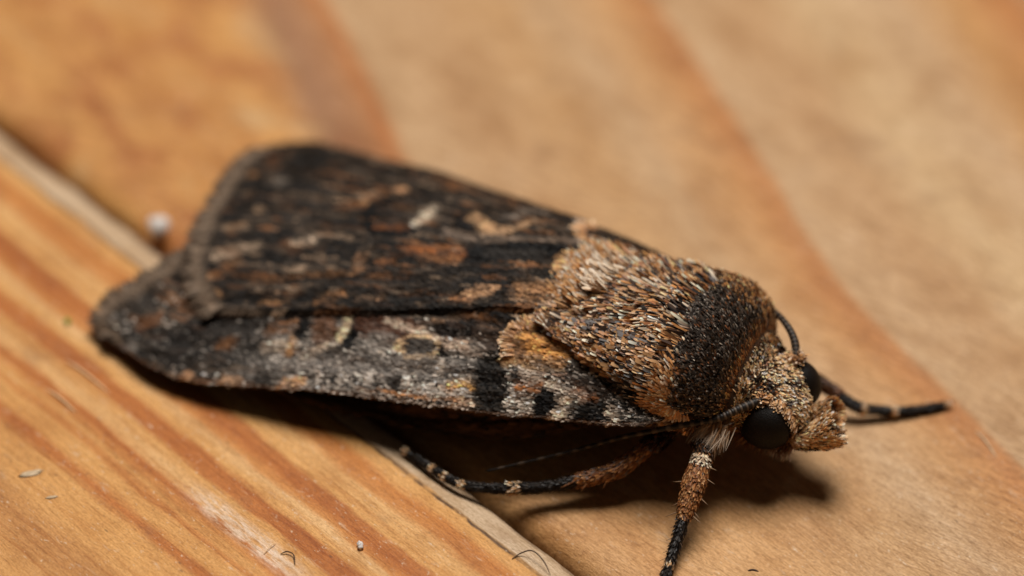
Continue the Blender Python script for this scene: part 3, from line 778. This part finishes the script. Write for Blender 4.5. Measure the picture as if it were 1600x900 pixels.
# tegulae: shoulder pads of broad overlapping scales
def tegula(sg):
    na, nb = 46, 30
    a = np.linspace(0, 1, na)[:, None]; b = np.linspace(-1, 1, nb)[None, :]
    def surf(a, b):
        xx = 1.0-4.3*a-.35*(b**2)*(1-a)
        mid = .165*PI+.05*PI*a; half = (.135*PI)*(1-.62*a**1.6)
        t = mid-half*b
        t = t if sg > 0 else PI-t
        p, nn, d = body_frame(xx+0*b, t+0*xx)
        bulge = .18*(1-b**4)*np.sqrt(np.clip(a*7, 0, 1))*(1-.35*a)
        # slide out over the wing roots towards the rear
        p = p+nn*(bulge+.05)[..., None]
        rz = roof(p[..., 0], p[..., 1])+.28
        p[..., 2] = np.maximum(p[..., 2], rz-2.5*(1-smooth01(.2, .75, a+0*b)))
        return p, nn, d
    p, nn, d = surf(a, b)
    o = link('tegula', raw_mesh('tegula', p.reshape(-1, 3), grid_faces(na, nb), M_BODY), moth)
    n = 5200
    ra = rng.random(n); rb = rng.uniform(-1, 1, n)
    P, N, D = surf(ra, rb)
    N = unit(N*.6+np.array([0, 0, .4]))
    P2 = surf(np.minimum(ra+.05, 1.05), rb*.99)[0]
    T = unit(P2-P)
    edge = np.abs(rb) > .86
    front = ra < .07
    # grey-white flecks on the lower front shoulder, dark scales along the upper rim
    grey = np.clip(smooth01(.0, .6, rb)*smooth01(.45, .1, ra), 0, 1)
    c0 = pick(n, [ORNG, BUFF, RUST, DKB], [4, 2, 4, 2])
    c1 = pick(n, [BUFF, ORNG, PALE, RUST, DKB], [5, 4, 2.4, 1.5, .6])
    bl = rng.random(n) < .20+.55*((rb < -.62) & (rb > -.9))
    c0[bl] = lin(BLK); c1[bl] = lin(DKB)*.8
    gm = rng.random(n) < grey*.9
    c0[gm] = lin((52, 48, 46)); c1[gm] = pick(n, [(150, 143, 136), (52, 47, 44), (215, 202, 188), BUFF], [2, 3, 1, 1])[gm]
    blades('tegula_scales', P-N*.02, unit(T+rng.normal(0, .12, T.shape)), N, rng.uniform(.34, .6, n), rng.uniform(.07, .14, n), rng.uniform(.02, .13, n), rng.uniform(-.1, .12, n), np.clip(c0*.5*jit(n), 0, .9), np.clip(c1*jit(n), 0, .9), M_FUR, o, 'paddle', .3)
    # curled rim of pale scales on the wing root just behind it
    n = 420
    arc = resample([(p[0], p[1]*(-sg)) for p in ROOT_ARC], 60)
    i = rng.integers(0, 59, n)
    q = arc[i]+rng.normal(0, .05, (n, 2))
    tg = unit(arc[i+1]-arc[i]); out = np.stack([tg[:, 1], -tg[:, 0]], 1); out *= np.where(out[:, :1] > 0, -1, 1)
    P = np.stack([q[:, 0], q[:, 1], roof(q[:, 0], q[:, 1])+(.0 if sg < 0 else .18)], 1)
    T = np.stack([out[:, 0]-.3, out[:, 1], 0*q[:, 0]], 1)+rng.normal(0, .2, (n, 3))
    c0 = pick(n, [RUST, ORNG], [1, 2]); c1 = pick(n, [BUFF, (224, 176, 126), PALE], [3, 3, 1])
    blades('root_tuft', P, T, np.tile([0, 0, 1.0], (n, 1)), rng.uniform(.2, .34, n), .07, rng.uniform(.05, .45, n), -.2, c0*jit(n), np.clip(c1*jit(n), 0, .9), M_FUR, o, 'paddle', .4)
    return o
tegula(-1); tegula(1)

# round pale tuft on the shoulder below the tegula
def shoulder(sg):
    n = 900
    t0 = .04*PI if sg > 0 else .96*PI
    x, th = rng.normal(.95, .28, n), t0+rng.normal(0, .075*PI, n)
    P, N, D = body_frame(x, th)
    P = P+N*.22
    ctr = body(np.array([1.1]), np.array([t0]))[0]
    T = unit(P-ctr)+np.array([-.7, 0, -.15])
    c0 = pick(n, [RUST, ORNG, DKB], [4, 4, 1]); c1 = pick(n, [BUFF, PALE, ORNG], [4, 4, 3])
    blades('shoulder_tuft', P, T, N, rng.uniform(.2, .34, n), .07, rng.uniform(.1, .4, n), -.2, c0*jit(n), np.clip(c1*jit(n), 0, .9), M_FUR, body_o, 'paddle', .4)
shoulder(-1); shoulder(1)

# collar: dense short dark scales, fine pale speckle
x, th, P, N, D = sample_body(17000, .75, 2.62, .02*PI, .98*PI)
y = P[:, 1]; n = len(x)
keep = x > .78+.55*fbm(y*1.6+3, th*2)-.5*np.exp(-((y+.45)/.4)**2)
(x, th, P, N, D, y) = [q[keep] for q in (x, th, P, N, D, y)]; n = len(x)
P = P+N*(.24*smooth01(.7, 1.3, x)*smooth01(2.75, 2.2, x))[:, None]
rear = smooth01(1.15, .9, x)
c0 = pick(n, [(36, 29, 24), (54, 44, 37), (24, 19, 16), (98, 58, 34)], [5, 5, 3, .9])
c1 = pick(n, [(54, 46, 40), (88, 77, 68), (150, 136, 122), (40, 32, 27), (118, 74, 46)], [5, 4.5, 2.0, 3, 1])
rim = smooth01(2.3, 2.6, x)*.8
m = rng.random(n) < np.maximum(rim, .75*smooth01(.3, 1.3, y))
c0[m] = lin(RUST)*.8; c1[m] = pick(n, [BUFF, ORNG, DKB], [3, 2, 2])[m]
blades('collar_scales', P-N*.03, unit(-D*.8+np.array([0, 0, .35])+rng.normal(0, .25, D.shape)), N, rng.uniform(.15, .32, n), rng.uniform(.035, .07, n), rng.uniform(.08, .5, n), rng.uniform(-.3, .2, n), c0*1.25*jit(n, .3), np.clip(c1*1.3*jit(n, .35), 0, .9), M_FUR, body_o, 'paddle', .6)

# head: short dense buff scales, darker behind the antennae
HC = np.array([3.6, -.37, 2.1])
x, th, P, N, D = sample_body(12000, 2.75, 4.6, -.35*PI, 1.35*PI)
n = len(x); y = P[:, 1]
spk = fbm(P[:, 0]*3.2, y*3.2+P[:, 2]*2)
dk = rng.random(n) < smooth01(.52, .7, spk)*.75+.10
dk |= (np.hypot(P[:, 0]-3.35, P[:, 1]+1.15) < .42) & (rng.random(n) < .75)
c0 = np.where(dk[:, None], pick(n, [DKB, BLK], [3, 3]), pick(n, [ORNG, BUFF, RUST], [3, 3, 2]))
c1 = np.where(dk[:, None], pick(n, [DKB, BLK, RUST], [3, 3, 1]), pick(n, [(220, 178, 132), PALE, BUFF], [4, 3.5, 3]))
T = unit(D*.9+np.array([0, 0, -.25])+rng.normal(0, .35, D.shape))
T = np.where((x < 3.2)[:, None], unit(np.array([.3, 0, .9])+rng.normal(0, .35, D.shape)), T)
blades('head_scales', P-N*.02, T, N, rng.uniform(.14, .26, n), rng.uniform(.035, .06, n), rng.uniform(.1, .6, n), rng.uniform(-.3, .2, n), np.clip(c0*jit(n), 0, .9), np.clip(c1*1.3*jit(n), 0, .9), M_FUR, body_o, 'paddle', .5)

# chest and flank: long soft hair
x, th, P, N, D = sample_body(6000, -3.0, 3.3, 1.02*PI, 1.98*PI)
n = len(x)
c0 = pick(n, [RUST, DKB, (110, 76, 50)], [3, 3, 3]); c1 = pick(n, [RUST, (150, 104, 68), DKB], [3, 3, 3])
T = unit(-D*.8+np.array([0, 0, -.6])+rng.normal(0, .25, D.shape))
blades('chest_fur', P-N*.03, T, N, rng.uniform(.5, 1.0, n), rng.uniform(.025, .045, n), rng.uniform(.15, .5, n), -.2, c0*jit(n), np.clip(c1*jit(n), 0, .9), M_FUR, body_o, 'hair', .5)
# pale hair tuft above the front leg
n = 420
P = np.array([2.35, -2.35, 2.05])+rng.normal(0, [.22, .12, .14], (n, 3))
T = unit(np.array([-.1, -.75, -.55])+rng.normal(0, .28, (n, 3)))
blades('pale_tuft', P, T, np.tile([.3, -.4, .8], (n, 1)), rng.uniform(.4, .8, n), .035, .1, -.3, pick(n, [BUFF, (150, 124, 100)], [1, 1]), pick(n, [(225, 205, 182), (200, 170, 140)], [2, 1]), M_FUR, body_o, 'hair', .5)

# pale cheek and chin fur around the near eye
n = 700
a_ = rng.uniform(-.15*PI, 1.0*PI, n)
P = np.stack([3.62+.86*np.cos(a_), -1.2+0*a_, 1.9+.86*np.sin(a_)], 1)+rng.normal(0, .05, (n, 3))
T = np.stack([.2-np.cos(a_)*.15, -1.0+0*a_, .25+0*a_-.3*np.sin(a_)], 1)+rng.normal(0, .25, (n, 3))
N_ = np.stack([np.cos(a_), 0*a_, np.sin(a_)], 1)
blades('eye_lashes', P, T, N_, rng.uniform(.16, .32, n), .055, rng.uniform(.0, .35, n), -.1, pick(n, [ORNG, RUST, DKB], [3, 2, 1])*jit(n), pick(n, [PALE, BUFF, (220, 178, 132)], [2, 3, 3]), M_FUR, body_o, 'paddle', .4)
n = 900
P = np.stack([rng.uniform(2.4, 4.5, n), rng.uniform(-1.7, -.6, n), rng.uniform(1.0, 1.35, n)], 1)
T = np.array([.1, -.8, -.25])+rng.normal(0, .3, (n, 3))
blades('chin_fur', P, T, np.tile([0, -.3, .9], (n, 1)), rng.uniform(.16, .34, n), .04, .05, -.2, pick(n, [RUST, DKB], [2, 1])*jit(n), pick(n, [BUFF, (170, 130, 95), RUST], [2, 3, 2]), M_FUR, body_o, 'hair', .5)

# --- eyes
def eye(c, r):
    nu, nv = 28, 40
    a = np.linspace(1e-3, PI-1e-3, nu)[:, None]; b = np.linspace(0, 2*PI, nv, endpoint=False)[None]
    V = np.stack([np.sin(a)*np.cos(b), np.cos(a)+0*b, np.sin(a)*np.sin(b)], -1)*np.array([r, r*.85, r])+np.array(c)
    return link('eye', raw_mesh('eye', V.reshape(-1, 3), grid_faces(nu, nv, wrap=True), M_EYE), moth)
eye((3.62, -1.38, 1.88), .86)
eye((3.78, .5, 1.95), .86)

# --- antennae: ringed threads swept back under the wings
def antenna(pts, r0, r1):
    n = 150
    path = spline(pts, n)
    k = np.arange(n)
    rad = np.linspace(r0, r1, n)*(1+.12*np.sin(k*2*PI/3.0))
    cc = np.where(((k//2) % 3 == 0)[:, None], lin((96, 80, 66)), lin((34, 26, 21)))
    cc = cc*np.linspace(1, .8, n)[:, None]
    o = tube_obj('antenna', path, rad, M_LEG, moth, 8, cc)
    # scape tuft
    m = 160
    P = path[0]+rng.normal(0, .07, (m, 3))
    T = unit(path[0]-path[8]+np.array([.2, 0, .5])+rng.normal(0, .5, (m, 3)))
    blades('scape_tuft', P, T, np.tile([0, 0, 1.0], (m, 1))+rng.normal(0, .3, (m, 3)), rng.uniform(.16, .3, m), .07, .2, 0, pick(m, [ORNG, RUST], [1, 1]), pick(m, [PALE, BUFF], [1, 1]), M_FUR, o, 'paddle', .5)
antenna([(3.5, -1.38, 2.8), (3.0, -1.95, 2.72), (2.45, -2.45, 2.52), (1.4, -3.0, 2.25), (-.3, -3.5, 1.5), (-1.75, -4.2, .9), (-3.9, -5.3, .2)], .15, .035)
antenna([(3.75, .62, 2.95), (3.5, 1.05, 3.2), (3.05, 1.5, 3.3), (2.3, 2.2, 3.05), (1.2, 2.9, 2.6), (-.5, 3.5, 1.9), (-3, 4.2, .9)], .14, .035)

# --- labial palps: blunt brushes in front of the face
def palp(pts, rr, m):
    path = spline(pts, 24)
    rad = np.interp(np.linspace(0, 1, 24), [0, .3, .7, .92, 1], rr)
    o = tube_obj('labial_palp', path, rad, M_BODY, moth, 12)
    t = rng.random(m); i = np.minimum((t*23).astype(int), 22)
    tan = unit(path[i+1]-path[i])
    a = rng.uniform(0, 2*PI, m)
    e1 = unit(np.cross(tan, [0, 0, 1.0])); e2 = np.cross(e1, tan)
    N = e1*np.cos(a)[:, None]+e2*np.sin(a)[:, None]
    P = path[i]+(path[i+1]-path[i])*(t*23-i)[:, None]+N*rad[i][:, None]*1.0
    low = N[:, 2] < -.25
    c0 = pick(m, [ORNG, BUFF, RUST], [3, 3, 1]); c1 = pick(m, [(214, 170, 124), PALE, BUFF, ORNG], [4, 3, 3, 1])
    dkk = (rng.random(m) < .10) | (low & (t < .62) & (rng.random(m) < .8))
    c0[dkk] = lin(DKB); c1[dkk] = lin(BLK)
    blades('palp_scales', P, unit(tan+rng.normal(0, .18, tan.shape)), N, rng.uniform(.18, .3, m), rng.uniform(.04, .065, m), rng.uniform(.3, .65, m), -.1, c0*1.15*jit(m), np.clip(c1*1.3*jit(m), 0, .9), M_FUR, o, 'paddle', .4)
palp([(3.85, -.95, 1.5), (4.45, -.95, 1.2), (5.0, -.75, 1.35), (5.5, -.5, 1.62)], [.16, .22, .44, .50, .36], 4200)
palp([(3.85, .1, 1.5), (4.4, .12, 1.3), (4.85, .1, 1.45), (5.2, .1, 1.65)], [.16, .2, .36, .40, .26], 2400)

# --- legs
def leg(segs, extra=None):
    """segs: (kind, points, radii, dark?, n scales)"""
    root = bpy.data.objects.new('leg', None); col.objects.link(root); root.parent = moth
    root.empty_display_size = .001
    for kind, pts, rr, cset, ns in segs:
        path = spline(pts, 14)
        rad = np.interp(np.linspace(0, 1, 14), np.linspace(0, 1, len(rr)), rr)
        o = tube_obj(kind, path, rad, M_DARK, root, 10)
        ns = int(ns*1.8); t = rng.uniform(-.06, 1, ns); i = np.clip((t*13).astype(int), 0, 12)
        tan = unit(path[i+1]-path[i]); a = rng.uniform(0, 2*PI, ns)
        up = np.array([0.3, .2, 1.0]); e1 = unit(np.cross(tan, up)); e2 = np.cross(e1, tan)
        N = e1*np.cos(a)[:, None]+e2*np.sin(a)[:, None]
        P = path[i]+(path[i+1]-path[i])*(t*13-i)[:, None]+N*rad[i][:, None]*.95
        if cset == 'brown':
            c0 = pick(ns, [RUST, (120, 72, 40), DKB], [4, 3, 1]); c1 = pick(ns, [ORNG, RUST, BUFF, DKB], [4, 4, 2, 1])
            pl = t < .14
            c0[pl] = lin(BUFF); c1[pl] = lin(PALE)
            L_, W_, li = rng.uniform(.13, .22, ns), .05, rng.uniform(.1, .35, ns)+.5*smooth01(.25, .0, t)
        elif cset == 'tuft':
            c0 = pick(ns, [RUST, DKB], [2, 2]); c1 = pick(ns, [ORNG, RUST, (120, 110, 104)], [2, 3, 1])
            L_, W_, li = rng.uniform(.14, .28, ns), .05, rng.uniform(.05, .4, ns)
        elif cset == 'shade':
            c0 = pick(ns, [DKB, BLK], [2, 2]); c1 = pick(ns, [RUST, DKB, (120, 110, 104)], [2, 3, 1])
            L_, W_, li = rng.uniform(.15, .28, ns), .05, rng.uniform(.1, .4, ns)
        else:                                       # black tarsal segment, pale ring at its far end
            c0 = pick(ns, [BLK, (38, 30, 25)], [3, 2]); c1 = pick(ns, [BLK, (74, 62, 52), (36, 28, 23)], [3, 1, 2])
            pl = t > cset
            c0[pl] = lin(BUFF); c1[pl] = pick(ns, [PALE, BUFF], [1, 1])[pl]
            L_, W_, li = rng.uniform(.1, .18, ns), .035, rng.uniform(.12, .6, ns)
        blades('leg_scales', P, tan, N, L_, W_, li, -.05, c0*jit(ns), np.clip(c1*jit(ns), 0, .9), M_LEG, o, 'paddle', .4)
    return root
def spine(root, p, d, ln, r=.018, rgb=(150, 120, 92)):
    d = unit(np.array(d, float))
    path = np.array([np.array(p)+d*ln*t for t in (0, .35, .7, 1)])
    cc = np.tile(lin(rgb), (4, 1))
    tube_obj('spine', path, np.array([r, r, r*.7, r*.25]), M_LEG, root, 5, cc)

# near front leg
K, TB, T1 = np.array([2.36, -3.26, 1.6]), np.array([2.45, -4.77, .5]), np.array([2.6, -6.24, -.25])
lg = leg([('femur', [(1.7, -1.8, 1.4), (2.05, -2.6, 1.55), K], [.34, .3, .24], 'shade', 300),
          ('tibia', [K, K*.6+TB*.4+np.array([0, 0, .05]), TB], [.22, .33, .36, .29, .17], 'brown', 2000),
          ('tarsus_segment', [TB, (TB+T1)/2, T1], [.17, .15, .13], .9, 420),
          ('tarsus_segment', [T1, (2.66, -7.1, -.47)], [.14, .13], .6, 160),
          ('tarsus_segment', [(2.66, -7.1, -.47), (2.7, -8.4, -.52)], [.12, .09], .75, 160)])
for f, dx, dz, ln in ((.12, .9, .5, .4), (.3, .9, .25, .45), (.45, -.9, .1, .42), (.62, .9, 0, .42), (.8, -.7, -.3, .3), (.97, -.8, -.3, .42), (.95, .8, .1, .4), (.88, .9, -.3, .3)):
    s_ = 1 if dx > 0 else -1
    spine(lg, K*(1-f)+TB*f+np.array([s_*.24, -.05, 0]), (dx, -.35, dz-.2), ln)
for f, s_ in ((.2, -1), (.45, -1), (.5, 1), (.7, -1), (.85, -1), (.8, 1)):
    spine(lg, TB*(1-f)+T1*f+np.array([s_*.1, 0, 0]), (s_*.6, -.7, -.15), .3, .012, (110, 84, 62))

# far front leg, reaching out ahead of the head
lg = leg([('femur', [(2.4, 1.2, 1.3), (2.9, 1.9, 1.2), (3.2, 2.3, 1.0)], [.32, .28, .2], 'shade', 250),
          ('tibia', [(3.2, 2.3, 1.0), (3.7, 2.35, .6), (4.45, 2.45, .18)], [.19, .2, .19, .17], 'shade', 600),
          ('tarsus_segment', [(4.42, 2.44, .2), (5.0, 2.42, -.05), (5.35, 2.5, -.2)], [.15, .16, .15], .76, 420),
          ('tarsus_segment', [(5.35, 2.5, -.2), (6.22, 2.98, -.35)], [.14, .13, .14], .78, 380),
          ('tarsus_segment', [(6.22, 2.98, -.35), (6.9, 3.5, -.44), (7.56, 4.08, -.5)], [.125, .12, .105], .9, 380)])
spine(lg, (7.58, 4.1, -.46), (.7, .6, .45), .28, .03, (110, 74, 46)); spine(lg, (7.56, 4.06, -.52), (.9, .3, -.05), .2, .03, (110, 74, 46))

# near middle leg, in the shade of the wing
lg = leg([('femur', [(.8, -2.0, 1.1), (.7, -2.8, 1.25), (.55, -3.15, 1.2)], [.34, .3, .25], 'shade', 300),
          ('tibia', [(.55, -3.15, 1.2), (-.2, -3.9, .55), (-1.1, -4.5, .28)], [.22, .25, .22, .17], 'tuft', 1300),
          ('tarsus_segment', [(-1.1, -4.5, .28), (-2.0, -5.1, .15), (-3.0, -5.6, .08)], [.17, .16, .19], .8, 420),
          ('tarsus_segment', [(-3.0, -5.6, .08), (-3.7, -5.85, .06), (-4.45, -6.02, .03)], [.14, .13, .12], .86, 330),
          ('tarsus_segment', [(-4.45, -6.02, .03), (-5.05, -5.9, .04)], [.12, .11], .7, 150),
          ('tarsus_segment', [(-5.05, -5.9, .04), (-5.5, -5.78, .06)], [.11, .11], .7, 150),
          ('tarsus_segment', [(-5.5, -5.78, .06), (-6.6, -5.45, .08)], [.11, .1], .8, 180)])
for p, d, ln in (((-.8, -4.45, .42), (-.2, -.6, -.35), .5), ((-.3, -4.1, .5), (-.1, -.6, -.4), .5), ((-1.2, -4.7, .38), (-.6, -.7, -.2), .5)):
    spine(lg, p, d, ln, .035, (130, 84, 50))
# far middle leg and hind legs stay under the body
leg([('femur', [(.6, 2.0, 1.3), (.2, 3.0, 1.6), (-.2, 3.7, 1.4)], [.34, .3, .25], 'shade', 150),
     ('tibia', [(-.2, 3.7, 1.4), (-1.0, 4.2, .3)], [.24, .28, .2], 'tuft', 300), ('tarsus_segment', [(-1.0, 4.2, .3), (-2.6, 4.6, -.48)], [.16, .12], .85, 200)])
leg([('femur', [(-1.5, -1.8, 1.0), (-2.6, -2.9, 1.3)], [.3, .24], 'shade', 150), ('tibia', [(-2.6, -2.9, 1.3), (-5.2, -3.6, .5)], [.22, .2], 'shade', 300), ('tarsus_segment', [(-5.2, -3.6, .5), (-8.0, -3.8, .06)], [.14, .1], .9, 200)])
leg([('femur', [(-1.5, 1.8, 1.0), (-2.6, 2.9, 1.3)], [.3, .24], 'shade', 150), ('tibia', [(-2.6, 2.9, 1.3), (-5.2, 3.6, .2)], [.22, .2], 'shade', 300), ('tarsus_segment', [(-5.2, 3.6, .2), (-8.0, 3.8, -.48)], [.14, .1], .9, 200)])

# ------------------------------------------------------------------ small debris on the boards
def lump(name, loc, size, mat, seed, label, cat, rot=0, flat=.32):
    nu, nv = 9, 12
    r = np.random.default_rng(seed)
    a = np.linspace(.02, PI-.02, nu)[:, None]; b = np.linspace(0, 2*PI, nv, endpoint=False)[None]
    d = 1+flat*(r.random((nu, nv))-.5)
    V = np.stack([np.sin(a)*np.cos(b)*d*size[0], np.sin(a)*np.sin(b)*d*size[1], np.cos(a)*d*size[2]], -1)
    o = link(name, raw_mesh(name, V.reshape(-1, 3), grid_faces(nu, nv, wrap=True)[:, ::-1], mat))
    o.location = tuple(v*U for v in loc); o.rotation_euler = (0, 0, rot)
    return tag(o, label, cat)
M_WHITE = plain_mat('white_crumb', (232, 222, 214), .5, .4, .12, 5)
M_PALE = plain_mat('pale_flake', (204, 178, 144), .6, .3, .2, 6)
M_GREEN = plain_mat('green_bit', (112, 142, 48), .6, .3, .3, 8)
M_FIB = plain_mat('dark_fibre', (78, 56, 40), .6, .3, .3, 6)
M_SPL = plain_mat('raw_splinter', (238, 200, 152), .55, .3, .1, 4)
lump('crumb', (-11.45, 5.55, -.3), (.37, .37, .34), M_WHITE, 1, 'round white crumb beside the board joint behind the wing tips', 'crumb')
lump('leaf_bit', (-14.05, .58, .05), (.10, .14, .07), M_GREEN, 2, 'tiny green plant speck on the striped board by the wing tip', 'plant speck', .3)
lump('wood_flake', (-14.7, -6.26, .01), (.34, .12, .03), M_PALE, 3, 'long pale grey wood flake lying on the striped board', 'flake', .35, .8)
lump('wood_flake', (-14.0, -7.3, .01), (.16, .06, .025), M_PALE, 4, 'small pale flake on the striped board below the long flake', 'flake', .3, .8)
lump('crumb', (-4.56, -9.43, .08), (.09, .15, .09), M_WHITE, 5, 'small whitish glassy crumb on the striped board', 'crumb', .2, .7)
def fibre(name, pts, r, mat, label, cat, parent=None):
    pts = np.array(pts, float); c = pts[0].copy(); c[2] = 0
    o = tube_obj(name, spline(pts-c, 24), np.interp(np.linspace(0, 1, 24), [0, .2, .8, 1], [r*.5, r, r, r*.4]), mat, parent, 6)
    o.location = tuple(c*U)
    if label: tag(o, label, cat)
    return o
fibre('hair_fibre', [(.0, -9.95, .03), (.28, -9.72, .05), (.62, -9.72, .14), (.95, -10.1, .08), (1.15, -10.55, -.06)], .022, M_FIB, 'thin dark curled fibre on the pale rounded board edge', 'fibre')
fibre('hair_fibre', [(-6.95, -9.75, .03), (-6.75, -9.7, .09), (-6.55, -9.85, .1), (-6.5, -10.2, .03)], .022, M_FIB, 'tiny dark curled fibre lying across the board stripes', 'fibre')
fibre('hair_fibre', [(-7.45, -9.75, .02), (-7.25, -9.45, .1), (-7.1, -9.3, .03)], .014, M_SPL, 'tiny pale bent fibre beside the curled dark one', 'fibre')
fibre('wood_fibre', [(7.1, -9.83, -.6), (7.25, -9.8, -.59), (7.42, -9.86, -.6)], .035, M_FIB, 'short dark brown sliver on the tan board near the front leg', 'sliver')
fibre('wood_fibre', [(14.4, -3.75, -.6), (14.65, -4.2, -.575), (14.95, -4.9, -.6)], .035, M_PALE, 'pale hair-thin sliver on the tan board past the outstretched leg', 'sliver')

# raised raw splinters belong to the near board
def to_plank(p):
    c, s = math.cos(-GA), math.sin(-GA)
    return np.array([p[0]*c-p[1]*s, p[0]*s+p[1]*c, p[2]])
for a, b in (((-14.55, -2.43, .0), (-13.5, -3.56, .02)), ((-14.0, -1.14, .0), (-12.5, -2.69, .0))):
    a, b = to_plank(a), to_plank(b); m = (a+b)/2+np.array([0, .02, .05])
    tube_obj('splinter', spline([a, m, b], 16), np.interp(np.linspace(0, 1, 16), [0, .3, .8, 1], [.012, .04, .035, .01]), M_SPL, plank_near, 6)
